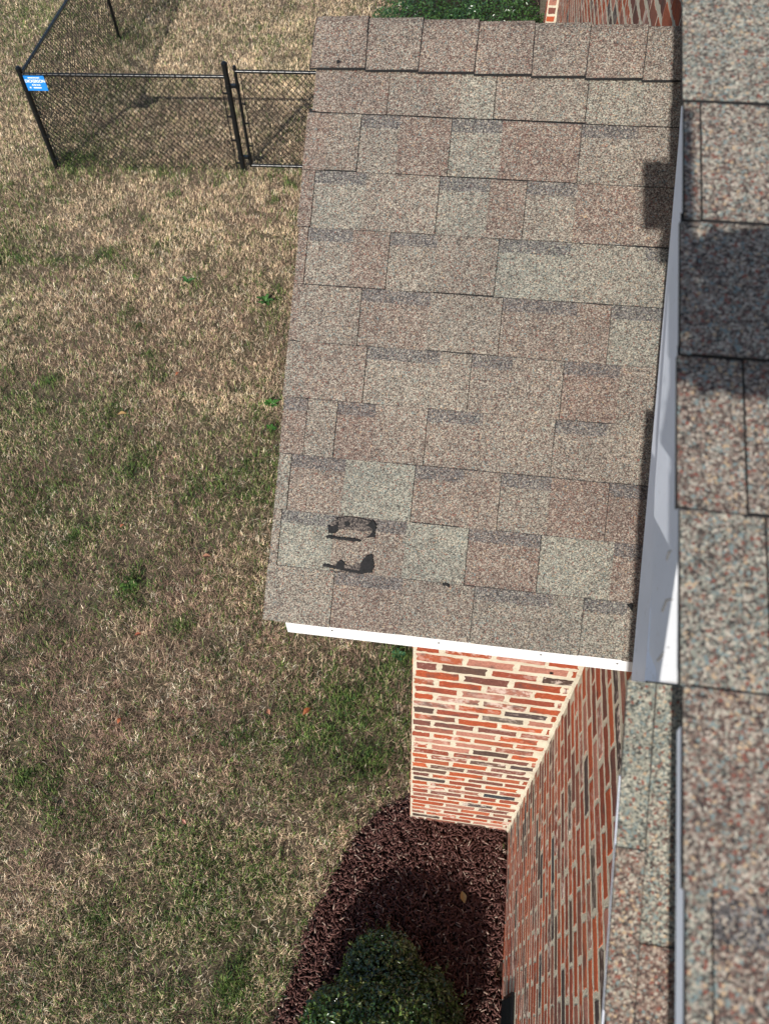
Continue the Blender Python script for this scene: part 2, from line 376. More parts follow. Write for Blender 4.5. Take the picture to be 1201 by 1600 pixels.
def shrub(name, label, cat, blobs, nleaf, size, loc, palette=PAL, seed=1, shoots=0, box=False, group=None):
    rl = np.random.default_rng(seed); root = empty(name, loc); tag(root, label, cat, group)
    P = []; Nn = []
    for (cx, cy, cz, rx, ry, rz, wt) in blobs:
        m = int(nleaf*wt); v = rl.normal(0, 1, (m, 3)); v /= np.linalg.norm(v, axis=1, keepdims=True)
        if box: v = np.sign(v)*np.abs(v)**.45; v /= np.maximum(np.abs(v).max(1, keepdims=True), .001)**.6
        v = np.sign(v)*np.abs(v)**np.array([.9,.9,.62]); v /= np.linalg.norm(v, axis=1, keepdims=True)**.45
        rad = 1-np.abs(rl.normal(0, .13, m)); lump = .90+.24*vnoise(v[:, 0]*2+cx+5*v[:, 2], v[:, 1]*2+cy+3*v[:, 2], 2.2, seed+3, 3)
        p = v*(rad*lump)[:, None]*np.array([rx, ry, rz])+np.array([cx, cy, cz]); ok = p[:, 2] > .02
        P.append(p[ok]); Nn.append(v[ok])
    P = np.concatenate(P); Nn = np.concatenate(Nn)
    pal_idx = palette
    V, F, C = leaves(P, Nn, size, pal_idx, rl)
    if shoots:
        k = rl.choice(len(P), shoots); SP = []; SN = []
        for i in k:
            for j in range(7):
                SP.append(P[i]+Nn[i]*(.01+.007*j)+rl.normal(0, .005, 3)); SN.append(Nn[i]*.5+rl.normal(0, .6, 3))
        V2, F2, C2 = leaves(np.array(SP), np.array(SN), size*.85, [(.11,.14,.035),(.15,.165,.045),(.09,.135,.035)], rl)
        F = np.concatenate([F, F2+len(V)]); V = np.concatenate([V, V2]); C = np.concatenate([C, C2])
    V = V + np.array(loc)
    np_mesh('foliage', V, F, M_LF, root, cols=C)
    # woody stems inside
    st = MB(); 
    for (cx, cy, cz, rx, ry, rz, wt) in blobs:
        for i in range(9):
            a = rl.uniform(0, 6.28); q = rl.uniform(.4, .85)
            e = Vector((loc[0]+cx+math.cos(a)*rx*q*.8, loc[1]+cy+math.sin(a)*ry*q*.8, cz+rz*q*.6*rl.uniform(.2, 1)))
            s = Vector((loc[0]+cx*.8, loc[1]+cy*.8, .0)); m_ = s.lerp(e, .5)+Vector((0, 0, .04))
            st.tube(s, m_, .008, 6, r2=.006, c=(.06,.045,.03)); st.tube(m_, e, .006, 6, r2=.003, c=(.06,.045,.03))
    st.build('stem', M_MU, root, attr='Col')
shrub('shrub', 'round dark green small-leaved shrub growing in the bark mulch', 'shrub',
      [(.02,-.07,.26,.40,.41,.28,.46), (-.06,.30,.17,.25,.30,.17,.22), (.16,.14,.19,.27,.30,.22,.17), (-.24,.06,.24,.24,.24,.24,.15)], 29000, .027, (-.12,-.02,0), seed=5, shoots=480)
shrub('hedge', 'dense clipped glossy green hedge beyond the roof ridge, against the brick house', 'hedge',
      [(-.15,.55,.98,.75,.75,1.0,.5), (-1.05,.6,.95,.72,.72,.98,.5)], 46000, .034, (0,9.2,0), palette=[(.032,.085,.020),(.045,.11,.026),(.026,.065,.018),(.065,.135,.035)], seed=9)

# ------------------------------------------------------------------ the house
XW = .524; XL = -.127; YB = 1.268
house = empty('brick_house', (XW, 1.0, 0))
tag(house, 'brick house with brown asphalt shingle roofs and white trim, seen from its upper roof', 'house')
UM = math.tan(.3284); US, UC = math.sin(.3284), math.cos(.3284)
def uz(y): return 4.562 + UM*y if y < 5.4 else 4.562+UM*5.4-UM*(y-5.4)
BCOL = [(.34,.070,.026),(.30,.060,.024),(.38,.082,.030),(.24,.055,.030),(.34,.090,.042),(.25,.09,.06),(.34,.15,.11),(.15,.055,.042)]
DARK = [(.060,.042,.040),(.030,.031,.040),(.11,.06,.045),(.07,.042,.034),(.10,.075,.06)]
def bricks_wall(name, origin, du, length, zfun, nrm, parent, base_z=0, phase=0, skip=None, proud=.004, wob=1.0, dark=.10, seed=3):
    """bricks as irregular low relief blocks on a mortar bed; returns part mesh"""
    rb = np.random.default_rng(seed); CH = .0794; BL = .203; V = []; F = []; C = []
    du = np.array(du, float); nr = np.array(nrm, float); og = np.array(origin, float); up_ = np.array([0, 0, 1.])
    nrow = int(6.6/CH)
    outline = [(-1,-.8),(-.98,-1),(-.72,-.97),(-.45,-1),(-.2,-.96),(.05,-1),(.3,-.97),(.55,-1),(.8,-.98),(.98,-1),(1,-.8),(.985,0),(1,.8),(.98,1),(.72,.97),(.45,1),(.2,.97),(-.05,1),(-.3,.96),(-.55,1),(-.8,.98),(-.98,1),(-1,.8),(-.985,0)]
    no = len(outline)
    for r in range(nrow):
        z0 = base_z + r*CH; off = (.5 if (r+phase) % 2 else 0)*BL + rb.normal(0, .005)
        u = -off
        while u < length:
            a, b = max(u, 0)+.001, min(u+BL, length)-.001
            u += BL
            if b-a < .03: continue
            zc = z0+CH/2; uc = (a+b)/2
            if zc+CH/2 > zfun(a) or zc+CH/2 > zfun(b): continue
            if skip and skip(uc, zc): continue
            hw = (b-a)/2-.0080+rb.uniform(-.004,.003); hh = CH/2-.0118+rb.uniform(-.0045,.0028); uc += rb.uniform(-.003,.003); zc += rb.uniform(-.0018,.0018)
            base = np.array(random.choice(DARK) if rb.random() < dark else BCOL[rb.integers(len(BCOL))])*rb.uniform(.85, 1.12)
            smear = rb.choice([0, 0, .3, .75], p=[.40, .2, .25, .15])
            pr = proud+rb.uniform(-.0005, .0008); k = len(V)
            tilt = rb.normal(0, .009); bow = rb.normal(0, .0016)
            ring = []
            for (x, y) in outline:
                ring.append(((x*hw)+rb.normal(0, .0017*wob), (y*hh)+rb.normal(0, .0017*wob)+x*hw*tilt+bow*(1-x*x)))
            for (x, y) in ring: V.append(og+du*(uc+x)+up_*(zc+y)+nr*(-.001))
            for (x, y) in ring: V.append(og+du*(uc+x*.985)+up_*(zc+y*.95)+nr*pr)
            cc = (*base, smear); C += [cc]*(2*no)
            for i in range(no): F.append((k+i, k+(i+1) % no, k+no+(i+1) % no, k+no+i))
            F.append(tuple(k+no+i for i in range(no)))
    me = bpy.data.meshes.new(name); me.from_pydata([tuple(v) for v in V], [], F); me.update()
    at = me.color_attributes.new('Col', 'FLOAT_COLOR', 'POINT'); at.data.foreach_set('color', np.array(C, np.float32).ravel())
    return link_mesh(name, me, M_BR, parent)
# main wall (faces -X)
def wz(y): return min(uz(y)-.06, 6.3)
mb = MB()
mb.prism([(XW,-1.0,0),(XW,-1.0,wz(-1.0)),(XW,5.4,wz(5.4)),(XW,12.0,wz(12.0)),(XW,12.0,0)], (4.5,0,0))
wall = mb.build('wall', M_MO, house)
def wall_skip(u, z):
    y = u-1.0
    if 1.27 < y < 2.9 and z < min(3.55+.775*(y-.84), 3.55+.775*(3.24-y)): return True
    if .33 > y > -.25 and .24 < z < .70: return True
    return False
bricks_wall('brickwork', (XW,-1.0,0), (0,1,0), 13.0, lambda u: wz(u-1.0), (-1,0,0), wall, phase=1, skip=wall_skip, seed=4, wob=1.5, proud=.0012, dark=.11)
# brick pilaster further along the wall
mb = MB(); mb.box((XW-.115,9.35,0), (XW+.01,9.75,3.4)); pil = mb.build('pilaster', M_MO, house)
bricks_wall('brickwork', (XW-.115,9.35,0), (1,0,0), .105, lambda u: 3.4, (0,-1,0), pil, seed=8, dark=0)
bricks_wall('brickwork', (XW-.115,9.35,0), (0,1,0), .4, lambda u: 3.4, (-1,0,0), pil, seed=9)
# projecting wall
SOFZ = 3.30
def pz(y): return min(3.52+.7754*(y-.841), 4.445-.7754*(y-2.038))-.09
mb = MB()
mb.prism([(XL,YB,0),(XL,YB,pz(YB)),(XL,2.038,pz(2.038)),(XL,2.81,pz(2.81)),(XL,2.81,0)], (XW-XL+.0,0,0))
pw = mb.build('projecting_wall', M_MO, house)
bricks_wall('brickwork', (XL,YB,0), (1,0,0), XW-XL-.006, lambda u: pz(YB), (0,-1,0), pw, phase=1, seed=12, dark=.13, proud=.002, wob=1.3)
bricks_wall('brickwork', (XL,YB,0), (0,1,0), 2.81-YB, lambda u: pz(YB+u), (-1,0,0), pw, phase=0, seed=13)
# mortar fillet in the inner corner
mb = MB(); n = 60
for i in range(n):
    z0 = i*3.5/n; z1 = (i+1)*3.5/n; w0 = .010+random.uniform(-.003, .004)
    mb.prism([(XW+.001,YB+.001,z0),(XW-w0,YB+.001,z0),(XW+.001,YB-w0,z0)], (0,0,z1-z0+.001))
mb.build('mortar_joint', M_MO, pw)
mb = MB(); mb.tube((.4156,YB-.006,2.50),(.4156,YB-.0045,2.50),.0075,10); mb.build('weep_hole', M_TAR, pw)
# black louvred vent low on the main wall
mb = MB(); mb.box((XW-.018,-.22,.27),(XW-.002,.33,.67)); 
for i in range(9): mb.prism([(XW-.018,-.2,.30+.04*i),(XW-.030,-.2,.296+.04*i),(XW-.018,-.2,.322+.04*i)], (0,.51,0))
mb.build('foundation_vent', M_BLK, house, bevel=.003)

# ---------------- lower roof
XR0, XR1 = -.472, XW
PM = .6596; PS, PC = math.sin(PM), math.cos(PM)
YE, ZE = .841, 3.517
EX = .143; SR = 1.515
def rp(x, s, n=0.0): return Vector((x, YE+s*PC-n*PS, ZE+s*PS+n*PC))
def rp_back(x, s, n=0.0):
    yr = YE+SR*PC; p = rp(x, s, n); return Vector((x, 2*yr-p.y, p.z))
lroof = empty('lower_roof', (0, 0, 0), house); lroof.location = Vector((0, 0, 0))-Vector(house.location)
# helper: parts under this empty are given in world space
def under(o): return o
mb = MB()
mb.prism([rp(XR0+.012,.01,-.004),rp(XR0+.012,SR,-.004),rp_back(XR0+.012,.01,-.004),rp_back(XR0+.012,.01,-.020),rp(XR0+.012,SR,-.024),rp(XR0+.012,.01,-.020)], (XR1-XR0-.012,0,0))
mb.build('roof_deck', M_TAR, lroof)
# course description: x, then code of the tab starting there. r red t tan g green w light green b brown; capital = set back with a dark band on top; | = open joint before it
COURSES = [
 ('J', [(-.474,'t'),(-.443,'t'),(-.298,'|Q'),(-.124,'b'),(.056,'|T'),(.249,'g'),(.323,'|G'),(.427,'t')]),
 ('I', [(-.470,'t'),(-.448,'|W'),(-.311,'B'),(-.128,'w'),(.028,'|R'),(.205,'|w'),(.381,'R')]),
 ('H', [(-.468,'g'),(-.436,'|Q'),(-.296,'w'),(-.120,'|Q'),(.002,'q'),(.094,'|T'),(.216,'r'),(.355,'|R')]),
 ('G', [(-.469,'R'),(-.407,'|t'),(-.330,'|R'),(-.233,'b'),(-.102,'|Q'),(.035,'b'),(.211,'|T'),(.336,'t')]),
 ('F', [(-.471,'t'),(-.441,'b'),(-.269,'|T'),(-.084,'t'),(-.007,'|B'),(.092,'b'),(.218,'|R'),(.352,'t')]),
 ('E', [(-.472,'q'),(-.452,'t'),(-.296,'|Q'),(-.123,'t'),(.055,'|Q'),(.235,'q'),(.316,'|G'),(.434,'t')]),
 ('D', [(-.469,'r'),(-.446,'|T'),(-.332,'r'),(-.238,'|T'),(-.119,'b'),(.031,'|W'),(.205,'g'),(.380,'G')]),
 ('C', [(-.475,'r'),(-.442,'|G'),(-.312,'t'),(-.128,'|G'),(-.004,'q'),(.085,'|T'),(.205,'r'),(.347,'q')]),
 ('B', [(-.474,'r'),(-.418,'b'),(-.338,'|T'),(-.240,'r'),(-.112,'|G'),(.012,'r'),(.202,'|T'),(.336,'b')]),
 ('A', [(-.465,'b'),(-.453,'q'),(-.276,'|b'),(-.098,'g'),(-.013,'|b'),(.082,'t'),(.207,'|g'),(.340,'t')]),
]
TINT = {'r': (.60,.03), 'q': (.42,.08), 'b': (.29,.12), 't': (.15,.18), 'g': (.06,.44), 'w': (.0,.70)}
def build_courses(courses, place, x1, exp, th, name, mat, parent, s_start=0, jit=.0012, band=.032, left_wob=.002):
    V = []; F = []; C = []
    def quad(p, c4):
        k = len(V); V.extend(p); F.append((k, k+1, k+2, k+3)); C.extend(c4)
    BL_ = (0, 0, 2)
    for k, (_, tabs) in enumerate(courses):
        s0 = s_start+k*exp
        xs = [t[0] for t in tabs]+[x1]
        # under layer, dark
        quad([place(xs[0]+.001, s0+.002, .0005), place(x1, s0+.002, .0005), place(x1, s0+exp+.01, .0005), place(xs[0]+.001, s0+exp+.01, .0005)], [BL_]*4)
        for i, (x, cd) in enumerate(tabs):
            joint = cd[0] == '|'; ch = cd[-1]; rec = ch.isupper(); r_, g_ = TINT[ch.lower()]
            r_ = min(1, max(0, r_+random.uniform(-.08, .08))); g_ = min(1, max(0, g_+random.uniform(-.06, .06)))
            xb = xs[i+1]; nj = i+1 < len(tabs) and tabs[i+1][1][0] == '|'
            a = x+(.0009 if joint else 0) + (random.uniform(-left_wob, left_wob) if i == 0 else 0); b = xb-(.0009 if nj else 0)
            nb = th*(1.0 if rec else 1.65)
            lo = s0+random.uniform(-jit, jit); hi = s0+exp-.0006
            sl = [lo, s0+exp-band-.006, s0+exp-band+.003, hi-.0012, hi]
            bd = [0, 0, 1 if rec else 0, 1 if rec else 0, 1.0 if rec else .75]  # last step: sealant strip, with the overlap shadow put into its colour
            if not rec: sl = [lo, s0+exp*.5, hi-.004, hi-.0012, hi]; bd = [0, 0, 0, .5, .9]
            fn = lambda s: nb*(1-.75*(s-lo)/exp)+.001
            sk = random.uniform(-.0012, .0012)
            for j in range(4):
                quad([place(a, sl[j], fn(sl[j])), place(b, sl[j]+sk, fn(sl[j])), place(b, sl[j+1]+sk, fn(sl[j+1])), place(a, sl[j+1], fn(sl[j+1]))],
                     [(r_, g_, bd[j]), (r_, g_, bd[j]), (r_, g_, bd[j+1]), (r_, g_, bd[j+1])])
            quad([place(a, lo, -.002), place(b, lo+sk, -.002), place(b, lo+sk, fn(lo)), place(a, lo, fn(lo))], [BL_]*4)
            quad([place(a, hi, -.002), place(a, lo, -.002), place(a, lo, fn(lo)), place(a, hi, fn(hi))], [BL_]*4)
            quad([place(b, lo+sk, -.002), place(b, hi, -.002), place(b, hi, fn(hi)), place(b, lo+sk, fn(lo))], [BL_]*4)
    return np_mesh(name, [tuple(v) for v in V], F, mat, parent, cols=C)
build_courses(COURSES, lambda x, s, n=0: rp(x, s, n), XR1, EX, .0032, 'shingles', M_SH, lroof)
def rnd_courses(n, x0, x1):
    out = []
    for k in range(n):
        x = x0; t = []; 
        while x < x1-.05:
            t.append((x, ('|' if t and random.random() < .6 else '')+random.choice('rqbtgwRQTGB'))); x += random.choice([.09,.12,.15,.18])
        out.append(('x', t))
    return out
build_courses(rnd_courses(10, XR0, XR1), lambda x, s, n=0: rp_back(x, s, n), XR1, EX, .003, 'shingles', M_SH, lroof)
# strip between the top course and the caps is covered by them: ridge caps
def ridge_cap(x0, x1, sl0, sl1, lift, parent):
    m = MB(); N = 14; H = .137; yr = YE+SR*PC; zr = ZE+SR*PS
    prof = []
    for i in range(N+1):
        t = -1+2*i/N; d = abs(t)*H
        # rounded ridge
        dd = math.sqrt(d*d+.018**2)-.018*.6
        y = (-1 if t < 0 else 1)*d*PC; z = zr-dd*PS+.0125
        prof.append((yr+y, z, t))
    tint = random.choice([(.45,.08),(.3,.1),(.35,.12),(.5,.05)])
    vs = []; cs = []
    for (xa, sl, dz, bk) in ((x0, sl0, 0, 2), (x0+.0022, sl0, 0.0004, 2), (x0+.0024, sl0, 0.0005, .35), (x0+.007, sl0, .0008, 0), (x1-.001, sl1, lift, 0), (x1, sl1, lift-.001, 2)):
        for (y, z, t) in prof: vs.append((xa+sl*t+random.uniform(-.0006,.0006), y, z+dz)); cs.append((tint[0], tint[1], bk))
    NR = 6; fs = [(q*(N+1)+i+1, q*(N+1)+i, (q+1)*(N+1)+i, (q+1)*(N+1)+i+1) for q in range(NR-1) for i in range(N)]
    # underside rim, dark
    k = len(vs)
    for q in (0, (NR-1)*(N+1)):
        for i in range(N+1): x, y, z = vs[q+i]; vs.append((x, y, z-.0045)); cs.append((0, 0, 2))
    m.add(vs, [(a, b, c, d) for a, b, c, d in fs], [tuple(c) for c in cs])
    rim = MB()
    Q = (NR-1)*(N+1)
    for a_, b_ in ((0, k), (Q, k+N+1)):
        dup = [vs[a_+i] for i in range(N+1)]+[vs[b_+i] for i in range(N+1)]
        m.add(dup, [(i, i+1, N+2+i, N+1+i) for i in range(N)], [(0,0,2)]*len(dup))
    e0 = [vs[0], vs[Q], vs[k+N+1], vs[k]]; m.add(e0, [(0,1,2,3)], [(0,0,2)]*4)
    e1 = [vs[N], vs[Q+N], vs[k+2*N+1], vs[k+N]]; m.add(e1, [(3,2,1,0)], [(0,0,2)]*4)
    o = m.build('ridge_cap', M_SH, parent, attr='Col'); return o
cx = [-.474,-.342,-.206,-.069,.064,.197,.331,.464,.53]
sl = [random.uniform(-.004,.005) for _ in range(9)]
for i in range(8):
    ridge_cap(cx[i], min(cx[i+1]+.0005, XW), sl[i], sl[i+1], .0055, lroof)
# rake / eave trim
mb = MB(); mb.box((XR0+.048,YE+.018,ZE-.096),(XR1-.001,YE+.040,ZE-.012)); 
mb.build('fascia', M_WH, lroof, bevel=.002)
for x in (-.30,-.02,.24,.43):
    mb = MB(); mb.tube((x,YE+.0185,ZE-.055),(x,YE+.0165,ZE-.055),.0028,8); mb.build('nail_head', M_SEAM, lroof)
mb = MB(); mb.box((XR0+.045,YE+.010,ZE-.018),(XR1-.001,YE+.0165,ZE+.003)); mb.build('drip_edge', M_WH, lroof)
mb = MB(); yb_ = 2*(YE+SR*PC)-YE
mb.box((XR0+.048,yb_-.040,ZE-.128),(XR1-.001,yb_-.018,ZE-.012)); mb.build('fascia', M_WH, lroof)
mb = MB(); xa = XR0+.028
mb.prism([rp(xa,.03,-.026),rp(xa,SR,-.030),rp_back(xa,.03,-.026),rp_back(xa,.03,-.15),rp(xa,SR,-.16),rp(xa,.03,-.15)], (.02,0,0)); mb.build('rake_board', M_WH, lroof)
mb = MB(); xa = XR0+.048
mb.prism([rp(xa,.03,-.10),rp(xa,SR,-.10),rp_back(xa,.03,-.10),rp_back(xa,.03,-.12),rp(xa,SR,-.125),rp(xa,.03,-.12)], (XL-XR0-.05,0,0)); mb.build('soffit', M_SOF, lroof)
mb = MB(); mb.box((XR0+.05,YE+.040,ZE-.092),(XR1-.002,YB-.002,ZE-.080)); mb.build('soffit', M_SOF, lroof)
# torn sealant marks
scf = KS = NT('granule_loss_scuff'); P_ = scf.obj(); nn = scf.noise(P_, 240, 4, .7)
scf.col(scf.ramp(nn, [(.40, (.018,.017,.018)), (.52, (.085,.072,.066)), (.64, (.24,.20,.17))]), .9, .2); scf.bump(nn, .8, .003); M_SCF = scf.m
MARKS = {
 's': [(-.322,.262),(-.306,.276),(-.285,.283),(-.262,.284),(-.236,.280),(-.215,.279),(-.204,.266),(-.212,.254),(-.232,.250),(-.262,.252),(-.292,.250),(-.312,.246)],
 't': [(-.300,.158),(-.284,.165),(-.262,.160),(-.235,.170),(-.222,.186),(-.208,.190),(-.206,.152),(-.240,.142),(-.280,.146)],
 'a': [(-.327,.256),(-.315,.255),(-.304,.262),(-.302,.272),(-.307,.277),(-.301,.279),(-.300,.262),(-.299,.243),(-.314,.236),(-.324,.238)],
 'b': [(-.284,.269),(-.276,.275),(-.27,.265),(-.278,.259),(-.284,.262)],
 'c': [(-.228,.266),(-.215,.281),(-.204,.272),(-.203,.26),(-.206,.251),(-.204,.238),(-.225,.236),(-.213,.250),(-.214,.262)],
 'd': [(-.328,.230),(-.31,.231),(-.293,.229),(-.262,.230),(-.238,.228),(-.239,.2235),(-.261,.2225),(-.292,.2235),(-.326,.2245)],
 'e': [(-.331,.157),(-.317,.158),(-.297,.156),(-.294,.166),(-.285,.173),(-.274,.166),(-.275,.152),(-.251,.152),(-.236,.151),(-.232,.167),(-.233,.177),(-.22,.191),(-.206,.196),(-.199,.161),(-.203,.15),(-.229,.143),(-.271,.146),(-.295,.149),(-.328,.152)],
 'f': [(-.026,.140),(-.018,.146),(-.010,.141),(-.006,.133),(-.016,.137),(-.022,.135)],
 'g': [(-.411,1.405),(-.408,1.409),(-.403,1.408),(-.401,1.404),(-.405,1.400),(-.410,1.401)],
 'h': [(.425,.137),(.432,.142),(.440,.138),(.437,.124),(.432,.131)],
}
def refine(poly, step=.003, amp=.0013):
    out = []
    for i, p in enumerate(poly):
        q = poly[(i+1) % len(poly)]; d = math.hypot(q[0]-p[0], q[1]-p[1]); n = max(1, int(d/step))
        for j in range(n):
            t = j/n; out.append((p[0]+(q[0]-p[0])*t+random.uniform(-amp, amp), p[1]+(q[1]-p[1])*t+random.uniform(-amp, amp)))
    return out
for k, poly in MARKS.items():
    h = .018 if k == 'g' else (.0062 if k in 'st' else .0074)
    m = MB(); m.prism([rp(x, s, h-.004) for x, s in refine(poly)], Vector((0,-PS,PC))*.0045)
    o = m.build('scuff_mark' if k in 'st' else 'tar_mark', M_SCF if k in 'st' else M_TAR, lroof); tri = o.modifiers.new('t', 'TRIANGULATE')

# ---------------- upper roof
uroof = empty('upper_roof', (0,0,0), house); uroof.location = Vector((0,0,0))-Vector(house.location)
XU = .182; YU0 = .8426*UC
def up_(x, s, n=0.0):
    # s measured down-slope negative; s=0 at the butt of course 0
    y = YU0+s*UC; return Vector((x, y-n*US, 4.562+UM*y*1.0+n*UC))
def upb(x, s, n=0.0):
    p = up_(x, s, n); return Vector((x, 10.8-p.y, p.z))
UC_C = { # index: tabs, butt of each listed course at s=-k*EX
 0: [(.180,'g'),(.194,'g'),(.345,'|t')], 1: [(.180,'b'),(.197,'|t'),(.300,'b'),(.52,'|g')], 2: [(.178,'b'),(.187,'t'),(.36,'|R')],
 3: [(.176,'q'),(.183,'b'),(.232,'|b'),(.40,'|t')], 4: [(.181,'g'),(.187,'g'),(.247,'|t'),(.40,'r')], 5: [(.181,'t'),(.186,'q'),(.30,'|b')],
 6: [(.183,'g'),(.203,'|Q'),(.33,'t')], 7: [(.186,'t'),(.30,'|g')]}
cs = []
for k in range(12, -29, -1):      # from bottom (k large) to the ridge
    if k in UC_C:
        t = list(UC_C[k]); x = max(t[-1][0]+.14, .5)
    else: t = [(.182+random.uniform(-.002,.002), random.choice('rqbtg'))]; x = .27
    while x < 4.9:
        t.append((x, random.choice(['|',''])+random.choice('rqbtgwRQTG'))); x += random.choice([.09,.13,.17,.2])
    cs.append(('u', t))
build_courses(cs, up_, 5.0, EX, .0028, 'shingles', M_SHU, uroof, s_start=-12*EX, band=.03)
SU1 = (5.4-YU0)/UC
build_courses(rnd_courses(47, .182, 5.0), upb, 5.0, EX, .003, 'shingles', M_SHU, uroof, s_start=-12*EX)
S0u = -12*EX+.01
mb = MB(); mb.prism([up_(.196,S0u,-.003),up_(.196,SU1,-.003),upb(.196,S0u,-.003),upb(.196,S0u,-.03),up_(.196,SU1,-.032),up_(.196,S0u,-.03)], (4.8,0,0))
mb.build('roof_deck', M_TAR, uroof)
# rake fascia, crown leaning outwards, tapering away up the slope
def fz(y): return 4.562+UM*y
def slanted(name, pts_top, pts_bot, th, m, parent, bevel=0):
    b = MB(); n = len(pts_top)
    ext = Vector((th, 0, 0))
    for i in range(n-1):
        b.prism([pts_bot[i], pts_bot[i+1], pts_top[i+1], pts_top[i]], ext)
    return b.build(name, m, parent, bevel=bevel)
# trim boards under the rake: crown fascia, rake board, frieze board (each recessed behind the last)
b = MB()
ytop = [-1.0,.20,.262,.33,.42,.60,1.2,2.4,5.4]
pt = lambda x, d: [Vector((x, y, fz(y)-d)) for y in ytop]
# lower narrow fascia run
b.prism([(.187,-1.0,fz(-1.0)-.030),(.187,.235,fz(.235)-.030),(.187,.235,fz(.235)-.008),(.187,-1.0,fz(-1.0)-.008)], (.02,0,0))
b.build('fascia', M_TR, uroof, bevel=.0015)
b = MB()
lo = [(.273,4.616,.176),(.341,4.666,.180),(.425,4.699,.192)]
for i in range(len(lo)-1):
    y0, z0, a0 = lo[i]; y1, z1, a1 = lo[i+1]; ya = y0-(.010 if i == 0 else 0)
    b.prism([(a0,y0,z0),(a1,y1,z1),(.192,y1,fz(y1)-.006),(.192,ya,fz(ya)-.006)], (.020,0,0))
crown = b.build('crown_fascia', M_WH, uroof)
b = MB(); b.prism([(.206,.42,fz(.42)-.045),(.206,5.4,fz(5.4)-.045),(.206,5.4,fz(5.4)-.006),(.206,.42,fz(.42)-.006)], (.02,0,0)); b.build('fascia', M_TR, uroof)
for y, d in ((.292,.040),(.326,.028),(.362,.016)):
    zt = fz(y)-.006; b = MB(); fx = lambda z: .192-.016*min(1, (zt-z)/max(.001, zt-(4.616+(y-.273)*.75)))-.0006
    b.prism([(fx(zt-.004),y,zt-.004),(fx(zt-d*.5),y+.002,zt-d*.5),(fx(zt-d),y-.001,zt-d),(fx(zt-d),y+.0004,zt-d),(fx(zt-d*.5),y+.0034,zt-d*.5),(fx(zt-.004),y+.0012,zt-.004)], (.0012,0,0))
    b.build('paint_crack', M_SEAM, uroof)
b = MB()
poly = [(.483,4.182),(.546,4.140),(.794,4.242),(1.039,4.382),(1.6,4.70),(2.6,5.28),(2.9,fz(2.9)-.03),(.45,fz(.45)-.03)]
b.prism([(.310,y,z) for y, z in poly], (.022,0,0)); b.build('rake_board', M_TR, uroof, bevel=.0015)
b = MB()
poly = [(.475,3.705),(.653,3.803),(1.586,4.423),(3.55,5.70),(.475,fz(.475)-.03)]
b.prism([(.370,y,z) for y, z in poly], (.02,0,0)); b.build('frieze_board', M_TR, uroof, bevel=.0015)
b = MB(); # small bead between the boards
b.prism([(.356,.56,3.925),(.370,.56,3.945),(.370,.56,3.912),(.358,.56,3.912)], (0,1.5,1.5*.605)); b.build('bead', M_TR, uroof)
b = MB()
for (x0, x1, P_) in ((.392,XW-.001,[(.475,3.715),(.653,3.813),(1.586,4.433),(3.55,5.71)]), (.212,.309,[(.30,4.63),(.8,4.80),(2.9,5.51)])):
    for i in range(len(P_)-1):
        (ya, za), (yb2, zb) = P_[i], P_[i+1]
        b.prism([(x0,ya,za),(x0,yb2,zb),(x0,yb2,zb+.012),(x0,ya,za+.012)], (x1-x0,0,0))
b.build('soffit', M_SOF, uroof)
# ---------------- return roof: the little shingled strip below the end of the trim
RS0 = (.351, 4.447); SLP = .563; RA = math.atan(SLP); RSs, RCc = math.sin(RA), math.cos(RA)
rroof = empty('return_roof', (0,0,0), house); rroof.location = Vector((0,0,0))-Vector(house.location)
def sp(u, v, n=0.0):
    # u = along X from the outer edge, v = distance down the slope from its top end
    return Vector((.195+u*.78, RS0[0]-v*RCc-n*RSs, RS0[1]-v*RSs+n*RCc))
V = []; F = []; C = []
def q4(p, c):
    k = len(V); V.extend(p); F.append((k,k+1,k+2,k+3)); C.extend([c]*4)
strips = [(0,.036),(.036,.092),(.092,.150),(.150,.40)]
vj = [[0,.17,.33,.55,.95,1.6],[0,.11,.26,.47,.80,1.6],[0,.2,.42,.6,1.0,1.6],[0,.15,.5,.9,1.2,1.6]]
tc = [[(.02,.95),(.5,.1),(.85,0),(.5,.1),(.3,.3)],[(.02,.95),(.2,.6),(.8,0),(.25,.5),(.4,.1)],[(.1,.7),(.3,.3),(.6,.1),(.2,.5),(.2,.3)],[(.2,.5),(.5,.1),(.3,.3),(.3,.2),(.3,.2)]]
for i, (a, b_) in enumerate(strips):
    for j in range(5):
        h = .004+.0016*((i+j) % 2); aa = a+(.0008 if i else random.uniform(-.002,.002)); v0, v1 = vj[i][j], vj[i][j+1]-(.0008 if i else 0)
        q4([sp(aa,v1,h),sp(b_-.0006,v1,h),sp(b_-.0006,v0,h),sp(aa,v0,h)], (*tc[i][j],0))
        q4([sp(aa,v0,-.002),sp(aa,v1,-.002),sp(aa,v1,h),sp(aa,v0,h)], (.4,.2,.9)); q4([sp(aa,v1,-.004),sp(b_,v1,-.004),sp(b_,v1,h),sp(aa,v1,h)], (0,0,2))
np_mesh('shingles', [tuple(v) for v in V], F, M_SHU, rroof, cols=C)
b = MB(); b.prism([sp(.03,0,0),sp(.03,1.6,0),sp(.03,1.6,-.02),sp(.03,0,-.02)], (XW-.196-.026,0,0)); b.build('roof_deck', M_TAR, rroof)
b = MB(); b.prism([sp(.03,.002,-.021),sp(.03,1.6,-.021),sp(.03,1.6,-.03),sp(.03,.002,-.03)], (XW-.23,0,0)); b.build('soffit', M_SOF, rroof)
b = MB(); b.prism([sp(-.0018,.10,-.001),sp(-.0018,1.6,-.001),sp(-.0018,1.6,-.005),sp(-.0018,.10,-.005)], (.0012,0,0)); b.build('drip_edge', M_TR, rroof)

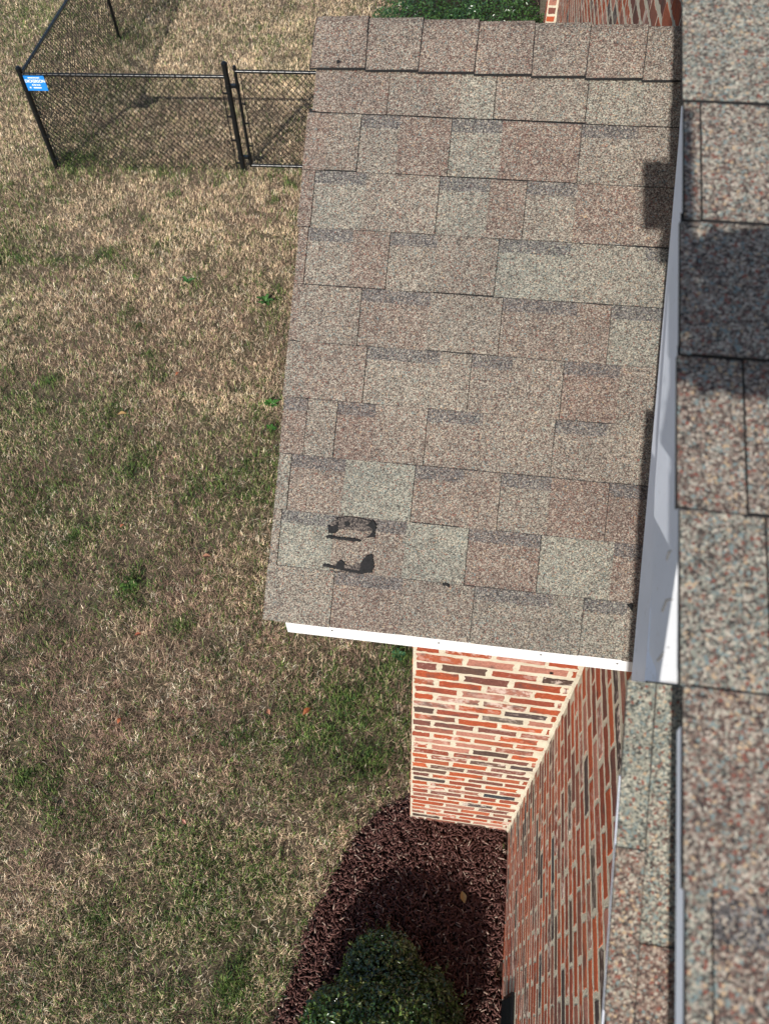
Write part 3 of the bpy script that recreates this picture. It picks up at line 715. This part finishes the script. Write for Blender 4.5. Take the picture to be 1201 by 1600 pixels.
# ------------------------------------------------------------------ chain link fence
PA = Vector((-5.93,9.06,0)); PB = Vector((-3.33,9.21,0)); PD = Vector((-6.57,13.24,0)); PE = Vector((-7.21,17.42,0))
def link_wire(a, b, z0, z1, parent, pitch=.074, r=.0036, name='wire_mesh', barbs=True):
    m = MB(); a = Vector(a); b = Vector(b); ln = (b-a).length; d = (b-a).normalized(); nr = d.cross(zz); H = z1-z0
    tilt = 1.0; n = int((ln+H)/pitch)+2
    for k in range(-int(H/pitch)-1, n):
        for sgn in (1, -1):
            # line u = k*pitch + sgn*(z-z0)*tilt
            u0 = k*pitch if sgn == 1 else k*pitch; 
            za, zb = 0, H
            ua, ub = (u0, u0+H) if sgn == 1 else (u0+0, u0-H)
            # clip to [0, ln]
            def clip(u0_, z0_, u1_, z1_):
                if (u0_ < 0 and u1_ < 0) or (u0_ > ln and u1_ > ln): return None
                def at(u): t = (u-u0_)/(u1_-u0_); return z0_+(z1_-z0_)*t
                if u0_ < 0: z0_, u0_ = at(0), 0
                elif u0_ > ln: z0_, u0_ = at(ln), ln
                if u1_ < 0: z1_, u1_ = at(0), 0
                elif u1_ > ln: z1_, u1_ = at(ln), ln
                return u0_, z0_, u1_, z1_
            q = clip(ua, za, ub, zb)
            if not q or abs(q[0]-q[2]) < .01: continue
            off = nr*(.0016*sgn)
            p0 = a+d*q[0]+zz*(z0+q[1])+off; p1 = a+d*q[2]+zz*(z0+q[3])+off
            mid = p0.lerp(p1, .5)+nr*random.uniform(-.008,.008)
            m.tube(p0, mid, r, 4, cap=False); m.tube(mid, p1, r, 4, cap=False)
    if barbs:
        u = 0
        while u < ln:
            p = a+d*u+zz*z1; m.tube(p, p+zz*.018+d*.005, r, 4); p = a+d*u+zz*z0; m.tube(p, p-zz*.015-d*.004, r, 4); u += pitch
    return m.build(name, M_WIRE, parent)
fence = empty('chain_link_fence', (PA.x, PA.y, 0))
tag(fence, 'black chain link fence turning a corner on the dry lawn', 'fence')
def post(p, h, r, parent, name='post', capname='post_cap'):
    m = MB(); m.tube(p, (p.x, p.y, h), r, 18); o = m.build(name, M_BLK, parent, smooth=True)
    c = MB(); c.tube((p.x, p.y, h-.02), (p.x, p.y, h+.012), r+.004, 18); c.tube((p.x, p.y, h+.012), (p.x, p.y, h+.034), r+.004, 18, r2=r*.45)
    co = c.build(capname, M_BLK, parent if parent.parent else parent, smooth=True); return o
for p, h in ((PA, 1.255), (PB, 1.335), (PD, 1.22), (PE, 1.22)): post(p, h, .034 if p in (PA, PB) else .026, fence)
def rail(a, b, z, r, parent, name='rail'):
    m = MB(); m.tube((a.x, a.y, z), (b.x, b.y, z), r, 14); o = m.build(name, M_BLK, parent, smooth=True)
    t = MB(); d = (b-a).normalized(); n = int(min((b-a).length, 3.2)/.16)
    for i in range(1, n):
        q = a+d*(i*.16+random.uniform(-.02,.02)); q = Vector((q.x, q.y, z)); t = MB(); t.tube(q-d*.005, q+d*.005, r+.004, 10); t.build('tie', M_BLK, parent)
    return o
dAB = (PB-PA).normalized(); dAD = (PD-PA).normalized()
rail(PA+dAB*.03, PB-dAB*.03, 1.195, .0205, fence); rail(PA+dAD*.03, PD, 1.195, .0205, fence); rail(PD, PE, 1.195, .0205, fence)
nAB = dAB.cross(zz)
link_wire(PA+dAB*.05+nAB*.026, PB-dAB*.05+nAB*.026, .035, 1.20, fence)
nAD = dAD.cross(zz)
link_wire(PA+dAD*.05-nAD*.026, PE-nAD*.026, .035, 1.20, fence)
for p, s, z1 in ((PA, 1, 1.18), (PB, -1, 1.18)):
    q = p+dAB*s*.075+nAB*.022; m = MB(); m.box((q.x-.006,q.y-.003,.04),(q.x+.006,q.y+.003,z1)); m.build('tension_bar', M_BLK, fence)
    for z in (.12,.42,.72,1.0):
        m = MB(); m.tube((p.x,p.y,z),(p.x,p.y,z+.024),.0375,16); m.box((min(p.x,q.x),q.y-.006,z),(max(p.x,q.x)+.004,q.y+.006,z+.022)); m.build('tension_band', M_BLK, fence)
# gate
GA = Vector((-3.222,9.245,0)); GB = Vector((-2.02,9.30,0)); dG = (GB-GA).normalized(); nG = dG.cross(zz)
gate = empty('chain_link_gate', (GA.x, GA.y, 0)); tag(gate, 'black chain link gate with a tubular frame, partly hidden behind the roof edge', 'gate')
m = MB(); gr = .0205
for p in (GA, GB): m.tube((p.x,p.y,.06),(p.x,p.y,1.30),gr,14); m.tube((p.x,p.y,1.30),(p.x,p.y,1.315),gr+.003,14,r2=gr*.5)
for z in (.075,1.245): m.tube((GA.x,GA.y,z),(GB.x,GB.y,z),gr,14)
m.build('gate_frame', M_BLK, gate, smooth=True)
link_wire(GA+dG*.05+nG*.01, GB-dG*.05+nG*.01, .075, 1.262, gate)
q = GA+dG*.062; m = MB(); m.box((q.x-.004,q.y-.006,.08),(q.x+.004,q.y+.001,1.24)); m.build('tension_bar', M_BLK, gate)
for z in (.17,1.06):
    m = MB(); m.tube((PB.x,PB.y,z),(PB.x,PB.y,z+.05),.040,16); m.box((PB.x,PB.y-.012,z+.008),(GA.x-.01,GA.y+.006,z+.042)); m.tube((GA.x,GA.y,z-.012),(GA.x,GA.y,z+.05),.0265,14); m.tube((PB.x-.03,PB.y-.045,z+.02),(PB.x-.03,PB.y+.05,z+.02),.006,8); m.build('hinge', M_BLK, gate)
for z in (.33,.62,.86):
    m = MB(); m.tube((GA.x,GA.y,z),(GA.x,GA.y,z+.02),.0235,14); m.box((GA.x,GA.y-.012,z),(GA.x+.07,GA.y-.004,z+.02)); m.build('tension_band', M_BLK, gate)
for z in (1.244,.075):
    for i in range(1, 12):
        p = GA+dG*(i*.1+.02); t = MB(); t.tube((p.x-.005,p.y,z),(p.x+.005,p.y,z),.0245,10); t.build('tie', M_BLK, gate)
gp2 = empty('gate_post', (-1.93,9.31,0)); tag(gp2, 'black round fence post beyond the gate, behind the low roof', 'post'); post(Vector((-1.93,9.31,0)), 1.33, .034, gp2, 'post_shaft')
# sign
sg0 = PA+dAB*.045+nAB*.042
sign = empty('fence_sign', (sg0.x, sg0.y, 1.02)); tag(sign, 'small blue sign with white lettering hanging at the corner post of the fence', 'sign')
SW, SH_ = .262, .175
m = MB(); m.prism([(sg0.x,sg0.y,1.022),(sg0.x+dAB.x*SW,sg0.y+dAB.y*SW,1.022),(sg0.x+dAB.x*SW,sg0.y+dAB.y*SW,1.022+SH_),(sg0.x,sg0.y,1.022+SH_)], -nAB*.003)
m.build('sign_plate', M_BLUE, sign)
def letter(txt, size, u, v, spacing=1.0):
    cu_ = bpy.data.curves.new('lettering', 'FONT'); cu_.body = txt; cu_.size = size; cu_.extrude = .0005; cu_.align_x = 'CENTER'; cu_.align_y = 'CENTER'; cu_.space_character = spacing; cu_.offset = size*.018
    t = bpy.data.objects.new('tmp', cu_); col.objects.link(t); bpy.context.view_layer.update()
    me = bpy.data.meshes.new_from_object(t.evaluated_get(bpy.context.evaluated_depsgraph_get())); bpy.data.objects.remove(t)
    X = dAB; Y = zz; Z = nAB; o_ = sg0+dAB*u+zz*(1.022+v)+nAB*.0012-Vector((0,0,0))
    me.transform(Matrix(((X.x,Y.x,Z.x,o_.x),(X.y,Y.y,Z.y,o_.y),(X.z,Y.z,Z.z,o_.z),(0,0,0,1))))
    me.materials.clear(); me.materials.append(M_LET); me.name = 'lettering'
    link_mesh('lettering', me, None, sign)
letter('DICKERSON', .047, SW/2, .112, .98); letter('FENCING', .026, SW/2, .068)
m = MB()   # lines of small print too fine to read
def dashes(u0, u1, v, h):
    m = MB(); u = u0; n0 = None
    while u < u1:
        wd = random.uniform(.005,.009); p = sg0+dAB*u+zz*(1.022+v)+nAB*.0012; q = p+dAB*wd
        m.prism([p, q, q+zz*h, p+zz*h], nAB*.0006)
        if u+wd+.003 < u1: e = q+dAB*.003; m.prism([q, e, e+zz*h*.25, q+zz*h*.25], nAB*.0006)
        u += wd+.003
    m.build('small_print', M_LET, sign)
dashes(.055,.205,.147,.011); dashes(.085,.185,.030,.013); dashes(.035,.055,.030,.016)
pass
for u in (.012, SW-.012):
    m = MB(); p = sg0+dAB*u+zz*(1.022+SH_-.012); m.tube(p+nAB*.004, p-nAB*.05, .003, 8)
    m.build('sign_tie', M_BLK, sign)

# ------------------------------------------------------------------ weeds and fallen leaves on the lawn
def weed(x, y, r, n, label, seed, colr, w=.42, lift=.35, group=None):
    rl = random.Random(seed); m = MB(); root = empty('weed', (x, y, 0)); tag(root, label, 'weed', group)
    for i in range(n):
        a = i*2.399+rl.uniform(-.2,.2); l = r*rl.uniform(.55,1.05); e = rl.uniform(.1,lift+.25)
        d = Vector((math.cos(a), math.sin(a), 0)); s = Vector((-d.y, d.x, 0)); b0 = Vector((x, y, .012))
        pts = []
        for t, ww in ((0,.12),(.35,.7),(.65,1.0),(.88,.65),(1,.05)):
            c_ = b0+d*(l*t)+zz*(math.sin(t*1.9)*l*e+.012); hw = l*w*.5*ww; pts += [c_-s*hw+zz*hw*.3, c_, c_+s*hw+zz*hw*.3]
        k = rl.uniform(.75,1.3); cc = tuple(v*k for v in colr)
        m.add(pts, [(3*j+q, 3*j+q+1, 3*j+q+4, 3*j+q+3) for j in range(4) for q in (0,1)], cc)
    m.build('rosette', M_WD, root, attr='Col')
    st = MB(); st.tube((x,y,-.01),(x,y,.03),.004,6,c=colr); st.build('stem', M_WD, root, attr='Col')
weed(-2.37,6.49,.10,16,'bright green leafy weed in the dry lawn left of the upper roof edge',1,(.06,.155,.035))
weed(-.355,2.42,.060,13,'blue-green weed rosette in the lawn just below the white fascia of the low roof',2,(.05,.14,.06))
weed(-2.62,2.76,.075,14,'low yellow-green weed clump in the lawn left of the tar-marked roof corner',3,(.075,.15,.028))
weed(-1.93,4.93,.085,13,'green weed touching the left edge of the roof',4,(.06,.17,.03))
weed(-1.86,4.6,.06,10,'smaller green weed just below the one touching the roof edge',6,(.06,.17,.03))
weed(-3.35,6.75,.085,12,'broad green weed in the lawn between the fence and the bright green weed',5,(.055,.15,.04))
def leaf(x, y, a, s, c, label):
    m = MB(); d = Vector((math.cos(a), math.sin(a), 0)); n = Vector((-d.y, d.x, 0)); o_ = Vector((x, y, .048))
    prof = [(0,.05),(.2,.55),(.45,1),(.7,.75),(.9,.3),(1,.03)]
    pts = []
    for t, w_ in prof:
        p = o_+d*s*t+zz*(.010*math.sin(t*3)); hw = s*.30*w_; pts += [p-n*hw+zz*hw*.5, p, p+n*hw+zz*hw*.4]
    m.add(pts, [(3*j+q, 3*j+q+1, 3*j+q+4, 3*j+q+3) for j in range(5) for q in (0,1)], c)
    tag(m.build('fallen_leaf', M_WD, attr='Col'), label, 'leaf', 'fallen leaves on the lawn')
from math import pi
for x, y, a, s_, c, lb in [(-2.42,2.32,.3,.055,(.30,.09,.045),'reddish curled leaf on the lawn, leftmost of those level with the white fascia'),
      (-2.3,1.62,1.4,.05,(.42,.12,.05),'small red leaf on the lawn level with the upper brick courses'),
      (-.98,1.86,.9,.075,(.34,.11,.04),'bright orange leaf on the lawn below the left end of the fascia'),
      (-1.22,1.83,2.2,.05,(.45,.20,.12),'pinkish leaf just left of the bright orange leaf'),
      (-2.1,3.1,.1,.07,(.40,.19,.12),'long pink-orange leaf on the lawn above the yellow-green weed clump'),
      (-3.4,4.6,.2,.09,(.45,.28,.12),'long tan leaf lying on the open lawn at far left'),
      (-3.0,5.2,1.1,.06,(.40,.14,.07),'dull red leaf on the lawn above the long tan leaf'),
      (-1.6,1.02,2.6,.045,(.45,.2,.14),'small pale pink leaf on the lawn nearest the mulch bed'),
      (-2.9,3.3,.8,.05,(.42,.15,.08),'small rusty leaf on the lawn left of the long pink-orange one')]:
    leaf(x, y, a, s_, c, lb)
leaf(.27,.80,1.9,.07,(.42,.26,.10),'curled tan leaf lying on the dark mulch between shrub and brick wall')

# ------------------------------------------------------------------ the photographer beside the camera (out of frame, casts the shadow on the roofs)
def CP(x, y, back): return camo.matrix_world.translation + cr*x + cu*y - fw*back
ph = MB(); a = CP(-.030,-.085,.010)
ph.prism([CP(-.048,-.085,.012), CP(.026,-.085,.012), CP(.026,.080,.012), CP(-.048,.080,.012)], -fw*.008)
tag(ph.build('phone', M_BLK, bevel=.002), 'black phone held out over the roof edge by the photographer', 'phone')
def skin_person():
    V = []; E_ = []; Rr = []; T = []
    def v(p, r, t): V.append(Vector(p)); Rr.append(r); T.append(t); return len(V)-1
    def ch(start, items):
        prev = start
        for p, r, t in items:
            k = v(p, r, t); E_.append((prev, k)); prev = k
        return prev
    pel = v((1.12,-.62,4.72), .145, 1)
    ab = ch(pel, [((1.10,-.60,4.88), .14, 0)]); chs = ch(ab, [((1.07,-.54,5.08), .155, 0)]); up1 = ch(chs, [((1.05,-.48,5.24), .135, 0)])
    nk = ch(up1, [((1.03,-.42,5.36), .055, 2)]); hd = ch(nk, [((1.01,-.38,5.46), .078, 2), ((1.00,-.36,5.56), .088, 3), ((1.01,-.37,5.63), .055, 3)])
    for s, (kx, ky), (fx, fy) in ((-1, (.98,-.22), (1.02,-.72)), (1, (1.28,-.26), (1.26,-.76))):
        ch(pel, [((1.12+s*.10,-.58,4.66), .10, 1), ((kx, ky, 4.57), .068, 1), ((kx+.02, ky-.22, 4.49), .058, 1), ((fx, fy-.02, 4.40), .042, 1), ((fx, fy-.14, 4.34), .035, 4)])
    hands = []
    sh = ch(up1, [((.89,-.46,5.25), .072, 0)])
    e = ch(sh, [((.70,-.42,5.13), .052, 0), ((.50,-.33,5.06), .048, 0), (CP(.22,-.105,.075), .050, 0), (CP(.145,-.10,.06), .050, 0)]); hands.append((e, CP(.055,-.094,.044), 1))
    sh = ch(up1, [((1.15,-.40,5.22), .072, 0)])
    e = ch(sh, [((1.00,-.24,5.06), .052, 0), ((.72,-.26,4.98), .048, 0), (CP(.25,-.19,.085), .052, 0), (CP(.145,-.158,.068), .046, 0)]); hands.append((e, CP(.042,-.146,.052), -1))
    for e, palm, sg in hands:
        pk = ch(e, [(palm, .037, 2)])
        for j in range(4):
            dy = (j-1.5)*.019; b0 = palm+cr*(-.030)+cu*dy
            ch(pk, [(b0, .0095, 2), (b0-cr*.022+fw*.0, .0088, 2), (b0-cr*(.040-.004*abs(j-1.5))+fw*.006, .008, 2)])
        ch(pk, [(palm+cu*.03*sg-cr*.01, .011, 2), (palm+cu*.045*sg-cr*.03, .0095, 2)])
    me = bpy.data.meshes.new('person'); me.from_pydata([tuple(p) for p in V], E_, []); me.update()
    o = bpy.data.objects.new('tmp_person', me); col.objects.link(o)
    o.modifiers.new('s', 'SKIN'); ss = o.modifiers.new('u', 'SUBSURF'); ss.levels = 1; ss.render_levels = 1
    for i, d in enumerate(me.skin_vertices[0].data): d.radius = (Rr[i], Rr[i]); d.use_root = (i == 0)
    bpy.context.view_layer.update()
    m2 = bpy.data.meshes.new_from_object(o.evaluated_get(bpy.context.evaluated_depsgraph_get())); bpy.data.objects.remove(o)
    for n_, c_ in (('navy_shirt_cloth', (.03,.05,.12)), ('denim', (.06,.09,.16)), ('skin', (.50,.30,.21)), ('hair', (.05,.03,.02)), ('shoe', (.02,.02,.02))): m2.materials.append(simple(n_, c_, .8))
    VV = np.array([tuple(p) for p in V]); 
    for p in m2.polygons:
        c_ = np.array(p.center); best = (9, 0)
        for a_, b_ in E_:
            A_, B_ = VV[a_], VV[b_]; t = np.clip(np.dot(c_-A_, B_-A_)/max(np.dot(B_-A_, B_-A_), 1e-9), 0, 1)
            d = np.linalg.norm(c_-(A_+t*(B_-A_)))-Rr[a_]*(1-t)-Rr[b_]*t
            if d < best[0]: best = (d, T[b_] if t > .35 else T[a_])
        p.material_index = best[1]; p.use_smooth = True
    m2.name = 'person'; o2 = bpy.data.objects.new('person', m2); col.objects.link(o2)
    tag(o2, 'person in navy shirt and jeans kneeling on the upper roof holding a phone', 'person')
skin_person()

# ------------------------------------------------------------------ render settings
scene.render.engine = 'CYCLES'
scene.cycles.max_bounces = 8; scene.cycles.diffuse_bounces = 3
